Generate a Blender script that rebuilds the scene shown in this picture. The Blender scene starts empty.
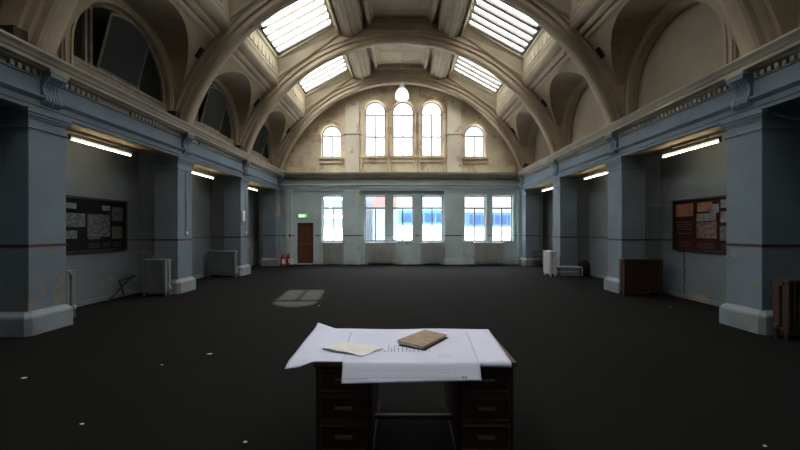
import bpy, bmesh, math, random
from mathutils import Vector, Matrix, noise
from mathutils.geometry import tessellate_polygon
random.seed(7)
C = bpy.context.scene.collection
PI = math.pi

# ------------------------------------------------------------------ materials
def newmat(name):
    m = bpy.data.materials.new(name); m.use_nodes = True
    nt = m.node_tree; b = nt.nodes['Principled BSDF']
    return m, nt, b

def plain(name, col, rough=0.6, metal=0.0, var=0.12, scale=8.0, spec=0.5, bump=0.0):
    m, nt, b = newmat(name)
    b.inputs['Roughness'].default_value = rough
    b.inputs['Metallic'].default_value = metal
    b.inputs['Specular IOR Level'].default_value = spec
    g = nt.nodes.new('ShaderNodeNewGeometry')
    n = nt.nodes.new('ShaderNodeTexNoise'); n.inputs['Scale'].default_value = scale; n.inputs['Detail'].default_value = 5
    nt.links.new(g.outputs['Position'], n.inputs['Vector'])
    r = nt.nodes.new('ShaderNodeValToRGB')
    r.color_ramp.elements[0].position = 0.3; r.color_ramp.elements[1].position = 0.7
    r.color_ramp.elements[0].color = [c*(1-var) for c in col]+[1]
    r.color_ramp.elements[1].color = [min(1, c*(1+var)) for c in col]+[1]
    nt.links.new(n.outputs['Fac'], r.inputs['Fac']); nt.links.new(r.outputs['Color'], b.inputs['Base Color'])
    if bump:
        bp = nt.nodes.new('ShaderNodeBump'); bp.inputs['Strength'].default_value = bump; bp.inputs['Distance'].default_value = 0.01
        nt.links.new(n.outputs['Fac'], bp.inputs['Height']); nt.links.new(bp.outputs['Normal'], b.inputs['Normal'])
    return m

def peeling(name, col, under, under2, amount=0.6, scale=1.6, lowbias=0.0, rough=0.7, var=0.14, spec=0.3):
    """old paint: broad mottling plus ragged flaked patches (more of them low down when lowbias > 0)"""
    m, nt, b = newmat(name)
    b.inputs['Roughness'].default_value = rough; b.inputs['Specular IOR Level'].default_value = spec
    N = nt.nodes.new; L = nt.links.new
    g = N('ShaderNodeNewGeometry')
    n1 = N('ShaderNodeTexNoise'); n1.inputs['Scale'].default_value = 1.1; n1.inputs['Detail'].default_value = 6
    L(g.outputs['Position'], n1.inputs['Vector'])
    r1 = N('ShaderNodeValToRGB'); r1.color_ramp.elements[0].position = .3; r1.color_ramp.elements[1].position = .72
    r1.color_ramp.elements[0].color = [c*(1-var) for c in col]+[1]; r1.color_ramp.elements[1].color = [min(1, c*(1+var)) for c in col]+[1]
    L(n1.outputs['Fac'], r1.inputs['Fac'])
    n2 = N('ShaderNodeTexNoise'); n2.inputs['Scale'].default_value = scale; n2.inputs['Detail'].default_value = 9; n2.inputs['Roughness'].default_value = .62
    L(g.outputs['Position'], n2.inputs['Vector'])
    fac = n2.outputs['Fac']
    if lowbias:
        s = N('ShaderNodeSeparateXYZ'); L(g.outputs['Position'], s.inputs[0])
        mr = N('ShaderNodeMapRange'); mr.inputs['From Min'].default_value = 0.2; mr.inputs['From Max'].default_value = 2.0
        mr.inputs['To Min'].default_value = lowbias; mr.inputs['To Max'].default_value = 0
        L(s.outputs['Z'], mr.inputs['Value'])
        a = N('ShaderNodeMath'); a.operation = 'ADD'; L(fac, a.inputs[0]); L(mr.outputs[0], a.inputs[1]); fac = a.outputs[0]
    r2 = N('ShaderNodeValToRGB'); r2.color_ramp.elements[0].position = amount; r2.color_ramp.elements[1].position = amount+.03
    L(fac, r2.inputs['Fac'])
    n3 = N('ShaderNodeTexNoise'); n3.inputs['Scale'].default_value = 4; n3.inputs['Detail'].default_value = 4
    L(g.outputs['Position'], n3.inputs['Vector'])
    mu = N('ShaderNodeMix'); mu.data_type = 'RGBA'; L(n3.outputs['Fac'], mu.inputs['Factor'])
    mu.inputs['A'].default_value = list(under)+[1]; mu.inputs['B'].default_value = list(under2)+[1]
    mx = N('ShaderNodeMix'); mx.data_type = 'RGBA'; L(r2.outputs['Color'], mx.inputs['Factor'])
    L(r1.outputs['Color'], mx.inputs['A']); L(mu.outputs['Result'], mx.inputs['B'])
    L(mx.outputs['Result'], b.inputs['Base Color'])
    bp = N('ShaderNodeBump'); bp.inputs['Strength'].default_value = .5; bp.inputs['Distance'].default_value = .006; bp.invert = True
    ad = N('ShaderNodeMath'); ad.operation = 'ADD'; L(r2.outputs['Color'], ad.inputs[0]); L(n3.outputs['Fac'], ad.inputs[1])
    L(ad.outputs[0], bp.inputs['Height']); L(bp.outputs['Normal'], b.inputs['Normal'])
    return m

def emit(name, col, s):
    m, nt, b = newmat(name)
    b.inputs['Base Color'].default_value = list(col)+[1]
    b.inputs['Emission Color'].default_value = list(col)+[1]; b.inputs['Emission Strength'].default_value = s
    return m

def glassy(name, tint=(1, 1, 1), gloss=.05):
    m = bpy.data.materials.new(name); m.use_nodes = True; nt = m.node_tree; nt.nodes.clear()
    o = nt.nodes.new('ShaderNodeOutputMaterial'); t = nt.nodes.new('ShaderNodeBsdfTransparent'); t.inputs[0].default_value = list(tint)+[1]
    g = nt.nodes.new('ShaderNodeBsdfGlossy'); g.inputs['Roughness'].default_value = .08
    mx = nt.nodes.new('ShaderNodeMixShader'); mx.inputs[0].default_value = gloss
    nt.links.new(t.outputs[0], mx.inputs[1]); nt.links.new(g.outputs[0], mx.inputs[2]); nt.links.new(mx.outputs[0], o.inputs[0])
    return m

def wood(name, a, c, rough=.4):
    m, nt, b = newmat(name); N = nt.nodes.new; L = nt.links.new
    b.inputs['Roughness'].default_value = rough
    tc = N('ShaderNodeNewGeometry'); mp = N('ShaderNodeMapping'); mp.inputs['Scale'].default_value = (3, 3, 40)
    L(tc.outputs['Position'], mp.inputs['Vector'])
    n = N('ShaderNodeTexNoise'); n.inputs['Scale'].default_value = 1.6; n.inputs['Detail'].default_value = 6; n.inputs['Distortion'].default_value = .6
    L(mp.outputs[0], n.inputs['Vector'])
    r = N('ShaderNodeValToRGB'); r.color_ramp.elements[0].position = .3; r.color_ramp.elements[1].position = .7
    r.color_ramp.elements[0].color = list(a)+[1]; r.color_ramp.elements[1].color = list(c)+[1]
    L(n.outputs['Fac'], r.inputs['Fac']); L(r.outputs['Color'], b.inputs['Base Color'])
    return m

def photo_mat(name, dark, light, scale):
    m, nt, b = newmat(name); N = nt.nodes.new; L = nt.links.new
    b.inputs['Roughness'].default_value = .35
    g = N('ShaderNodeNewGeometry'); v = N('ShaderNodeTexVoronoi'); v.inputs['Scale'].default_value = scale
    n = N('ShaderNodeTexNoise'); n.inputs['Scale'].default_value = scale*1.3; n.inputs['Detail'].default_value = 6
    L(g.outputs['Position'], v.inputs['Vector']); L(g.outputs['Position'], n.inputs['Vector'])
    a = N('ShaderNodeMath'); a.operation = 'MULTIPLY'; L(v.outputs['Distance'], a.inputs[0]); L(n.outputs['Fac'], a.inputs[1])
    r = N('ShaderNodeValToRGB'); r.color_ramp.elements[0].position = .05; r.color_ramp.elements[1].position = .42
    r.color_ramp.elements[0].color = list(dark)+[1]; r.color_ramp.elements[1].color = list(light)+[1]
    L(a.outputs[0], r.inputs['Fac']); L(r.outputs['Color'], b.inputs['Base Color'])
    return m

BLUE = (.165, .215, .265)
M = {}
M['blue'] = peeling('blue_grey_paint', BLUE, (.32, .29, .25), (.15, .12, .095), .645, 4.2, .115)
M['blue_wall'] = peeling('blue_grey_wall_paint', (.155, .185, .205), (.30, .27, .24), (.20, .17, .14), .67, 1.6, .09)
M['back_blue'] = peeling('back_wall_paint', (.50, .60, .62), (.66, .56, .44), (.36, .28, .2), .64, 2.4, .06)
M['base'] = peeling('pillar_base_paint', (.22, .26, .295), (.42, .39, .35), (.2, .16, .12), .56, 5, 0, var=.25)
M['cream'] = peeling('vault_plaster', (.37, .305, .22), (.29, .225, .155), (.23, .18, .13), .64, 1.2, 0, .85, .18)
M['rib'] = peeling('rib_plaster', (.42, .345, .25), (.32, .25, .17), (.25, .19, .14), .66, 2.6, 0, .7, .16)
M['cornice'] = peeling('cornice_plaster', (.37, .33, .265), (.22, .16, .11), (.30, .26, .2), .62, 4, 0, .7, .2)
M['infill'] = peeling('lunette_render', (.33, .28, .22), (.39, .33, .26), (.30, .24, .18), .56, 1.5, 0, .9, .14)
M['back_up'] = peeling('bare_back_plaster', (.86, .73, .54), (.58, .36, .25), (.80, .66, .50), .555, 1.5, 0, .85, .22)
M['back_strip'] = peeling('pale_strip_plaster', (.86, .79, .66), (.62, .44, .32), (.7, .6, .48), .57, 2.2, 0, .85, .14)
M['ceil'] = peeling('ceiling_plaster', (.36, .30, .22), (.3, .235, .165), (.24, .19, .14), .66, 1.2, 0, .85, .14)
M['well'] = peeling('skylight_well_plaster', (.52, .45, .33), (.44, .36, .25), (.34, .28, .2), .62, 3, 0, .8, .16)
M['red'] = plain('dark_red_line', (.07, .008, .014), .45)
M['black'] = plain('black_metal', (.012, .012, .013), .5)
M['hole'] = plain('dark_brown_box', (.025, .010, .008), .7)
M['darkpane'] = plain('dark_green_board', (.008, .011, .009), .6, var=.25, scale=1.5, spec=.15)
M['timber'] = plain('weathered_timber', (.23, .19, .155), .7, var=.25)
M['white'] = plain('white_paint', (.62, .62, .60), .5)
M['winframe'] = plain('window_frame_paint', (.30, .31, .31), .5)
M['barframe'] = plain('skylight_bar_paint', (.15, .135, .12), .5)
M['glass'] = glassy('window_glass', (.97, .98, .98), .04)
M['skyglass'] = glassy('skylight_glass', (.93, .92, .88), .03)
nt_ = M['skyglass'].node_tree; out_ = [n for n in nt_.nodes if n.type == 'OUTPUT_MATERIAL'][0]; mix_ = [n for n in nt_.nodes if n.type == 'MIX_SHADER'][0]
tl_ = nt_.nodes.new('ShaderNodeBsdfTranslucent'); tl_.inputs[0].default_value = (.95, .93, .88, 1); m2_ = nt_.nodes.new('ShaderNodeMixShader'); m2_.inputs[0].default_value = .35
nt_.links.new(mix_.outputs[0], m2_.inputs[1]); nt_.links.new(tl_.outputs[0], m2_.inputs[2]); nt_.links.new(m2_.outputs[0], out_.inputs[0])
M['tube'] = emit('fluorescent_tube', (1.0, .82, .56), 10.0)
M['opal'] = emit('opal_glass_shade', (1.0, .96, .9), .45)
M['radgrey'] = plain('grey_radiator_paint', (.17, .19, .20), .45)
M['radback'] = plain('dull_grey_radiator_paint', (.42, .42, .41), .45)
M['radwhite'] = plain('white_radiator_paint', (.62, .64, .64), .45)
M['radbrown'] = plain('rusty_brown_radiator_paint', (.045, .018, .010), .55, var=.3, scale=9)
M['door'] = wood('brown_door', (.10, .035, .018), (.14, .05, .025), .4)
M['desk'] = wood('dark_mahogany', (.040, .015, .010), (.080, .030, .018), .55)
M['deskedge'] = wood('worn_mahogany_edge', (.085, .042, .026), (.17, .092, .058), .6)
M['paper'] = plain('drawing_paper', (.74, .76, .93), .7, var=.03, scale=3)
M['ink'] = plain('grey_ink', (.30, .30, .36), .8)
M['ink2'] = plain('dark_ink', (.10, .10, .13), .8)
M['oldpaper'] = plain('cream_paper', (.84, .82, .80), .8, var=.06, scale=18)
M['leather'] = plain('tan_leather', (.36, .25, .15), .6, var=.2, scale=18)
M['leatherdark'] = plain('dark_leather', (.035, .022, .015), .6)
M['exting'] = plain('extinguisher_red', (.38, .01, .015), .3)
M['rubber'] = plain('black_rubber', (.012, .012, .012), .5)
M['board'] = plain('black_display_board', (.006, .006, .007), .6, spec=.12)
M['boardred'] = plain('maroon_display_board', (.038, .009, .006), .6, spec=.12, var=.5, scale=2.5)
M['brass'] = plain('dull_brass', (.20, .15, .09), .35, .6)
M['conduit'] = plain('conduit_grey', (.30, .33, .35), .4)
M['cable'] = plain('pale_cable', (.45, .44, .40), .5)
M['beige'] = plain('beige_soffit', (.26, .19, .11), .7, var=.35, scale=3)  # mottled tan tone for the thin panels under the side beams
M['exitgreen'] = emit('exit_sign_green', (.25, .75, .25), .45)
M['exitwhite'] = emit('exit_sign_white', (.9, 1, .6), .8)
M['street'] = plain('pale_pavement', (.62, .62, .62), .9)
M['buswhite'] = plain('bus_white', (.75, .78, .8), .35)
M['busblue'] = plain('bus_blue', (.035, .08, .185), .35)
M['buscyan'] = plain('bus_cyan', (.04, .15, .24), .35)
M['busglass'] = plain('bus_window', (.02, .05, .12), .15)
M['bglass'] = plain('pale_blue_glass_facade', (.13, .18, .235), .3)
M['brick'] = plain('red_brick', (.21, .10, .09), .9)
M['towerglass'] = plain('hazy_tower_glass', (.20, .235, .28), .4)
M['pale'] = plain('pale_render_facade', (.70, .72, .74), .9)
M['peach'] = plain('photo_orange', (.22, .10, .05), .35, var=.5, scale=6)
M['phlight'] = plain('photo_pale_sky', (.16, .17, .175), .4, var=.45, scale=6)
M['phbw'] = photo_mat('photo_black_white', (.010, .010, .011), (.12, .12, .12), 14)
M['phcol'] = photo_mat('photo_colour', (.03, .02, .018), (.20, .12, .08), 11)
M['text'] = plain('small_print', (.08, .07, .06), .5)
M['shutter'] = plain('wall_shutter', (.18, .2, .2), .6)

M['dimglass'] = M['skyglass'].copy(); M['dimglass'].name = 'dimmed_skylight_glass'  # darker tint added to the glass to cut daylight over some near bays
for n_ in M['dimglass'].node_tree.nodes:
    if n_.type == 'BSDF_TRANSPARENT': n_.inputs[0].default_value = (.50, .50, .49, 1)
    if n_.type == 'BSDF_TRANSLUCENT': n_.inputs[0].default_value = (.45, .44, .42, 1)
def carpet():
    m, nt, b = newmat('dark_carpet'); N = nt.nodes.new; L = nt.links.new
    b.inputs['Roughness'].default_value = .95; b.inputs['Specular IOR Level'].default_value = .12
    g = N('ShaderNodeNewGeometry')
    n = N('ShaderNodeTexNoise'); n.inputs['Scale'].default_value = 55; n.inputs['Detail'].default_value = 3
    n2 = N('ShaderNodeTexNoise'); n2.inputs['Scale'].default_value = .8; n2.inputs['Detail'].default_value = 5
    L(g.outputs['Position'], n.inputs['Vector']); L(g.outputs['Position'], n2.inputs['Vector'])
    r = N('ShaderNodeValToRGB'); r.color_ramp.elements[0].position = .3; r.color_ramp.elements[1].position = .75
    r.color_ramp.elements[0].color = (.0042, .0039, .0036, 1); r.color_ramp.elements[1].color = (.0102, .0094, .0086, 1)
    L(n.outputs['Fac'], r.inputs['Fac'])
    r2 = N('ShaderNodeValToRGB'); r2.color_ramp.elements[0].position = .3; r2.color_ramp.elements[1].position = .7
    r2.color_ramp.elements[0].color = (.8, .8, .8, 1); r2.color_ramp.elements[1].color = (1.15, 1.15, 1.15, 1)
    L(n2.outputs['Fac'], r2.inputs['Fac'])
    mx = N('ShaderNodeMix'); mx.data_type = 'RGBA'; mx.blend_type = 'MULTIPLY'; mx.inputs['Factor'].default_value = 1
    L(r.outputs['Color'], mx.inputs['A']); L(r2.outputs['Color'], mx.inputs['B']); L(mx.outputs['Result'], b.inputs['Base Color'])
    bp = N('ShaderNodeBump'); bp.inputs['Strength'].default_value = .4; bp.inputs['Distance'].default_value = .004
    L(n.outputs['Fac'], bp.inputs['Height']); L(bp.outputs['Normal'], b.inputs['Normal'])
    return m
M['carpet'] = carpet()

# ------------------------------------------------------------------ mesh helpers
def link(name, bm, mats, parent=None, smooth=False, fix=True):
    if fix: bmesh.ops.recalc_face_normals(bm, faces=bm.faces[:])
    me = bpy.data.meshes.new(name); bm.to_mesh(me); bm.free()
    if not isinstance(mats, (list, tuple)): mats = [mats]
    for m in mats: me.materials.append(M[m] if isinstance(m, str) else m)
    if smooth:
        for p in me.polygons: p.use_smooth = True
    o = bpy.data.objects.new(name, me); C.objects.link(o)
    if parent: o.parent = parent
    return o

def tag(o, label=None, cat=None, group=None, kind=None):
    if label: o['label'] = label
    if cat: o['category'] = cat
    if group: o['group'] = group
    if kind: o['kind'] = kind
    return o

def thing(name, label, cat, loc=(0, 0, 0), rz=0, group=None):
    o = bpy.data.objects.new(name, None); C.objects.link(o); o.location = loc; o.rotation_euler = (0, 0, rz)
    o.empty_display_size = .1
    return tag(o, label, cat, group)

def dup(root, loc, rz=0, label=None, group=None, scale=None):
    r = root.copy(); C.objects.link(r); r.location = loc; r.rotation_euler = (0, 0, rz)
    if scale: r.scale = scale
    if label: r['label'] = label
    if group: r['group'] = group
    for ch in list(root.children):
        c = ch.copy(); C.objects.link(c); c.parent = r
        for g in list(ch.children):
            d = g.copy(); C.objects.link(d); d.parent = c
    return r

def box(bm, a, b, bevel=0.0, mi=0):
    x0, x1 = sorted((a[0], b[0])); y0, y1 = sorted((a[1], b[1])); z0, z1 = sorted((a[2], b[2]))
    vs = [bm.verts.new(p) for p in [(x0,y0,z0),(x1,y0,z0),(x1,y1,z0),(x0,y1,z0),(x0,y0,z1),(x1,y0,z1),(x1,y1,z1),(x0,y1,z1)]]
    fs = [bm.faces.new([vs[i] for i in q]) for q in [(0,3,2,1),(4,5,6,7),(0,1,5,4),(1,2,6,5),(2,3,7,6),(3,0,4,7)]]
    for f in fs: f.material_index = mi
    if bevel:
        es = list({e for f in fs for e in f.edges})
        r = bmesh.ops.bevel(bm, geom=es, offset=bevel, segments=2, affect='EDGES', profile=.5)
        for f in r['faces']: f.material_index = mi
    return bm

def boxes(lst, bevel=0):
    bm = bmesh.new()
    for a, b in lst: box(bm, a, b, bevel)
    return bm

def prism(bm, pts, axis, a, b, mi=0):
    """closed polygon pts extruded between a and b; axis 'y': pts=(x,z); axis 'x': pts=(y,z); axis 'z': pts=(x,y)"""
    def P(p, t):
        return {'y': (p[0], t, p[1]), 'x': (t, p[0], p[1]), 'z': (p[0], p[1], t)}[axis]
    A = [bm.verts.new(P(p, a)) for p in pts]; B = [bm.verts.new(P(p, b)) for p in pts]
    n = len(pts)
    for i in range(n):
        f = bm.faces.new([A[i], A[(i+1) % n], B[(i+1) % n], B[i]]); f.material_index = mi
    for V, t in ((A, a), (B, b)):
        tris = tessellate_polygon([[Vector((p[0], p[1], 0)) for p in pts]])
        for tr in tris:
            try:
                f = bm.faces.new([V[i] for i in tr]); f.material_index = mi
            except ValueError: pass
    return bm

def tube(bm, pts, r, seg=8, mi=0):
    pts = [Vector(p) for p in pts]; rings = []
    for i, p in enumerate(pts):
        t = (pts[min(i+1, len(pts)-1)] - pts[max(i-1, 0)]).normalized()
        u = t.cross(Vector((0, 0, 1)))
        if u.length < 1e-3: u = t.cross(Vector((1, 0, 0)))
        u.normalize(); v = t.cross(u)
        rr = r[i] if isinstance(r, (list, tuple)) else r
        rings.append([bm.verts.new(p + rr*(math.cos(2*PI*k/seg)*u + math.sin(2*PI*k/seg)*v)) for k in range(seg)])
    for a, b in zip(rings, rings[1:]):
        for k in range(seg):
            f = bm.faces.new([a[k], a[(k+1) % seg], b[(k+1) % seg], b[k]]); f.material_index = mi
    for R in (rings[0], rings[-1]): bm.faces.new(R).material_index = mi
    return bm

def lathe(bm, prof, c=(0, 0, 0), seg=24, mi=0):
    rings = [[bm.verts.new((c[0]+r*math.cos(2*PI*k/seg), c[1]+r*math.sin(2*PI*k/seg), c[2]+z)) for k in range(seg)] for r, z in prof]
    for a, b in zip(rings, rings[1:]):
        for k in range(seg):
            bm.faces.new([a[k], a[(k+1) % seg], b[(k+1) % seg], b[k]]).material_index = mi
    for R in (rings[0], rings[-1]):
        try: bm.faces.new(R).material_index = mi
        except ValueError: pass
    return bm

def holed(bm, outer, holes, axis, a, b, mi=0):
    """slab with holes between planes a and b (axis 'y': 2D=(x,z); axis 'x': 2D=(y,z))"""
    def P(p, t): return (p[0], t, p[1]) if axis == 'y' else (t, p[0], p[1])
    loops = [outer]+holes
    tris = tessellate_polygon([[Vector((p[0], p[1], 0)) for p in l] for l in loops])
    flat = [p for l in loops for p in l]
    A = [bm.verts.new(P(p, a)) for p in flat]; B = [bm.verts.new(P(p, b)) for p in flat]
    for t in tris:
        for V in (A, B):
            try: bm.faces.new([V[i] for i in t]).material_index = mi
            except ValueError: pass
    k = 0
    for l in loops:
        n = len(l)
        for i in range(n):
            bm.faces.new([A[k+i], A[k+(i+1) % n], B[k+(i+1) % n], B[k+i]]).material_index = mi
        k += n
    return bm

def arch_pts(x0, x1, z0, zs, n=14):
    """rectangle with a semicircular head"""
    c = (x0+x1)/2; r = (x1-x0)/2
    return [(x0, z0), (x1, z0)] + [(c+r*math.cos(PI*i/n), zs+r*math.sin(PI*i/n)) for i in range(n+1)]

def arch_band(bm, axis, c, zs, r0, r1, d0, d1, z0=None, n=20):
    """archivolt: band between radii r0<r1 around (c, zs), depth d0..d1, with legs to z0"""
    pts_o = [(c+r1*math.cos(PI*i/n), zs+r1*math.sin(PI*i/n)) for i in range(n+1)]
    pts_i = [(c+r0*math.cos(PI*i/n), zs+r0*math.sin(PI*i/n)) for i in range(n+1)]
    if z0 is not None:
        pts_o = [(c+r1, z0)]+pts_o+[(c-r1, z0)]; pts_i = [(c+r0, z0)]+pts_i+[(c-r0, z0)]
    def P(p, t): return (p[0], t, p[1]) if axis == 'y' else (t, p[0], p[1])
    O0 = [bm.verts.new(P(p, d0)) for p in pts_o]; I0 = [bm.verts.new(P(p, d0)) for p in pts_i]
    O1 = [bm.verts.new(P(p, d1)) for p in pts_o]; I1 = [bm.verts.new(P(p, d1)) for p in pts_i]
    for i in range(len(pts_o)-1):
        for a, b in ((O0, I0), (I0, I1), (I1, O1), (O1, O0)):
            bm.faces.new([a[i], a[i+1], b[i+1], b[i]])
    for i in (0, -1): bm.faces.new([O0[i], I0[i], I1[i], O1[i]])
    return bm

# ------------------------------------------------------------------ dimensions
RY = [-1.3, 2.45, 6.2, 9.95, 13.7, 17.4]      # rib / pillar centres along the hall
YB = 17.9                                     # back wall
ZC = 4.60                                     # top of the cornice
RC, RI = 2.74, 6.09                           # vault circle centre height, rib soffit radius
XW = 7.15                                     # outer wall of the side bays
CX = .06
def px(u, Y): return CX + (u-402)*Y/356.0
def pz(v, Y): return 1.7 + (230.5-v)*Y/356.0

# ------------------------------------------------------------------ floor, side walls
bm = bmesh.new(); box(bm, (-7.5, -1.7, -.2), (7.5, YB+.4, 0)); tag(link('floor', bm, 'carpet'), kind='structure')
for s, nm in ((-1, 'left'), (1, 'right')):
    bm = bmesh.new()
    box(bm, (s*XW, -1.7, 0), (s*(XW+.3), YB+.4, 6.6))
    for y in RY[1:5]: box(bm, (s*6.60, y-.20, 0), (s*(XW+.05), y+.28, 3.9))
    tag(link('wall_'+nm, bm, 'blue_wall'), kind='structure')
    bm = bmesh.new()   # skirting of the side bays
    for a, b in zip(RY[1:5], RY[2:]):
        prism(bm, [(s*XW, 0), (s*(XW-.02), 0), (s*(XW-.02), .09), (s*(XW-.01), .11), (s*XW, .11)], 'y', a+.28, b-.2)
    tag(link('baseboard_'+nm, bm, 'blue_wall'), kind='structure')
    bm = bmesh.new(); box(bm, (s*6.45, -1.7, 3.86), (s*(XW+.1), YB+.3, 4.0)); tag(link('ceiling_'+nm+'_bays', bm, 'blue_wall'), kind='structure')
bm = bmesh.new(); box(bm, (-7.4, -1.9, 0), (7.4, -1.6, 10)); tag(link('wall_behind_viewer', bm, 'blue_wall'), kind='structure')

# ------------------------------------------------------------------ pillars
def pillar_parts(root):
    w = .325
    box_ = bmesh.new(); box(box_, (-w, -w, .3), (w, w, 3.56), .012); link('shaft', box_, 'blue', root)
    b = bmesh.new()
    e = w+.10; c = .07
    oc = [(-e+c, -e), (e-c, -e), (e, -e+c), (e, e-c), (e-c, e), (-e+c, e), (-e, e-c), (-e, -e+c)]
    prism(b, oc, 'z', 0, .27)
    prev = oc; rings = []
    for z, q in ((.27, 1.0), (.30, .985), (.33, .93), (.35, .86), (.38, .80)):
        rings.append([b.verts.new((p[0]*q, p[1]*q, z)) for p in oc])
    for A, B in zip(rings, rings[1:]):
        for i in range(8): b.faces.new([A[i], A[(i+1) % 8], B[(i+1) % 8], B[i]])
    b.faces.new(rings[-1]); b.faces.new(rings[0])
    link('base', b, 'base', root)
    b = bmesh.new(); box(b, (-w-.02, -w-.02, 3.37), (w+.02, w+.02, 3.41), .01)
    for k, (z0, z1, o) in enumerate(((3.54, 3.58, .02), (3.58, 3.63, .04), (3.63, 3.665, .065), (3.665, 3.705, .05))):
        box(b, (-w-o, -w-o, z0), (w+o, w+o, z1), .006)
    link('capital', b, 'blue', root)
    b = bmesh.new()
    box(b, (-w-.006, -w-.006, 1.422), (w+.006, w+.006, 1.472)); link('red_band', b, 'red', root)
names_l = {2: 'nearest pillar on the left, blue-grey paint flaking to plaster near its foot', 3: 'second pillar from the front on the left, thin conduit down its face',
           4: 'third pillar on the left, beside the wide grey radiator', 5: 'furthest left pillar, in the corner by the fire extinguisher'}
names_r = {2: 'nearest pillar on the right, pale blue-grey with chipped white base', 3: 'second pillar on the right, brown radiator standing against it',
           4: 'third pillar on the right with the white radiator at its corner', 5: 'furthest right pillar, in the corner past the last window'}
proto = None
for i in (2, 3, 4, 5):
    for s, nn in ((-1, names_l), (1, names_r)):
        y = RY[i] + (.03 if i == 5 else 0) - (.10 if i == 2 and s < 0 else 0)
        X = s*6.325
        if proto is None:
            proto = thing('pillar', nn[i], 'pillar', (X, y, 0), 0, 'pillars along the hall'); pillar_parts(proto)
        else: dup(proto, (X, y, 0), 0, nn[i])
# red dado line on the side walls
for s, nm in ((-1, 'left'), (1, 'right')):
    bm = bmesh.new(); 
    box(bm, (s*(XW-.008), 2.7, 1.43), (s*XW, YB, 1.468))
    for y in RY[2:5]: box(bm, (s*6.66, y-.208, 1.43), (s*XW, y-.20, 1.468))
    tag(link('trim_1' if s < 0 else 'trim_2', bm, 'red'), kind='structure')

# ------------------------------------------------------------------ side entablature
for s, nm in ((-1, 'left'), (1, 'right')):
    bm = bmesh.new()
    pr = [(6.70, 3.70), (5.99, 3.70), (5.99, 3.76), (5.97, 3.77), (5.97, 3.86), (5.94, 3.88), (5.90, 3.915), (5.90, 3.945), (5.98, 3.97), (5.98, 4.215), (5.95, 4.225), (5.95, 4.245), (6.6, 4.245)]
    prism(bm, [(s*x, z) for x, z in pr], 'y', -1.6, YB-.02)
    tag(link('trim_3' if s < 0 else 'trim_4', bm, 'blue'), kind='structure')
    bm = bmesh.new()
    pr = [(6.6, 4.245), (6.02, 4.245), (6.02, 4.355), (5.90, 4.36), (5.86, 4.39), (5.80, 4.40), (5.80, 4.455), (5.775, 4.47), (5.755, 4.51), (5.715, 4.545), (5.70, 4.56), (5.70, 4.595), (5.78, 4.605), (6.6, 4.62)]
    prism(bm, [(s*x, z) for x, z in pr], 'y', -1.6, YB-.02)
    y = 3.0; k = 0
    rnd = random.Random(3+s)
    while y < 17.6:
        d = y
        gone = (s < 0 and (7.05 < d < 7.9 or 9.1 < d < 10.6 or d > 12)) or (s > 0 and (9.7 < d < 10.2)) or rnd.random() < .05
        if not gone: box(bm, (s*5.955, y, 4.265), (s*6.03, y+.062, 4.345))
        y += .112
    tag(link('trim_5' if s < 0 else 'trim_6', bm, 'cornice'), kind='structure')

for s in (-1, 1):
    bm = bmesh.new()
    for a, b in zip(RY[2:5], RY[3:]): box(bm, (s*6.06, a+.40, 3.685), (s*6.62, b-.40, 3.70))
    tag(link('ceiling_soffit', bm, 'beige'), kind='structure')
# scrolled brackets over the pillars
def bracket(root):
    b = bmesh.new()
    pr = [(.02, .0), (-.06, .01), (-.10, .05), (-.095, .10), (-.06, .15), (-.05, .20), (-.07, .26), (-.12, .30), (-.165, .335), (-.17, .385), (.02, .385)]
    pr = [(x*1.1, z*1.42) for x, z in pr]; prism(b, pr, 'y', -.15, .15)
    for y in (-.10, -.04, .02, .08):
        prism(b, [(x-.012, z) for x, z in pr[1:9]]+[(x+.01, z) for x, z in reversed(pr[1:9])], 'y', y, y+.025)
    link('scroll', b, 'blue', root)
    b = bmesh.new(); box(b, (-.20, -.17, .545), (.02, .17, .60), .01); link('cap_block', b, 'cornice', root)
bp = None
place = ['nearest', 'second', 'third', 'furthest']
for k, i in enumerate((2, 3, 4, 5)):
    for s in (-1, 1):
        side = 'left' if s < 0 else 'right'
        lab = f'scrolled blue-grey bracket under the cornice above the {place[k]} {side} pillar'
        y = RY[i] - (.05 if i < 5 else -.02) - (.06 if i == 2 and s < 0 else 0)
        if bp is None:
            bp = thing('bracket', lab, 'bracket', (s*5.985, y, 3.80), PI, 'scrolled brackets above the pillars'); bracket(bp)
        else: dup(bp, (s*5.985, y, 3.80), 0 if s > 0 else PI, lab)

# ------------------------------------------------------------------ vault
RV = 6.55
def xv(z): return min(6.16, math.sqrt(max(0, RV*RV-(z-RC)**2)))
AR, AZ = 1.60, 5.22        # lunette barrel radius and spring height
IR = 1.2                   # infill radius
bays = [(0, 1), (1, 2), (2, 3), (3, 4), (4, 5)]
def vault_side(bm, s, y0, y1, yc, opening=True):
    rows = [4.56, 4.95, AZ] + [AZ+AR*math.sin(PI/2*t/12) for t in range(1, 13)] + [6.85, 6.98]
    wid = [AR, AR, AR] + [AR*math.cos(PI/2*t/12) for t in range(1, 13)] + [0, 0]
    if not opening: wid = [0]*len(rows)
    for j in range(len(rows)-1):
        za, zb, wa, wb = rows[j], rows[j+1], wid[j], wid[j+1]
        for e, q in ((y0, -1), (y1, 1)):
            v = [bm.verts.new(p) for p in [(s*xv(za), e, za), (s*xv(za), yc+q*wa, za), (s*xv(zb), yc+q*wb, zb), (s*xv(zb), e, zb)]]
            bm.faces.new(v)
            if opening and (wa > 0 or wb > 0):   # soffit of the cross barrel running to the wall
                v = [bm.verts.new(p) for p in [(s*xv(za), yc+q*wa, za), (s*6.2, yc+q*wa, za), (s*6.2, yc+q*wb, zb), (s*xv(zb), yc+q*wb, zb)]]
                bm.faces.new(v)
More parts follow.
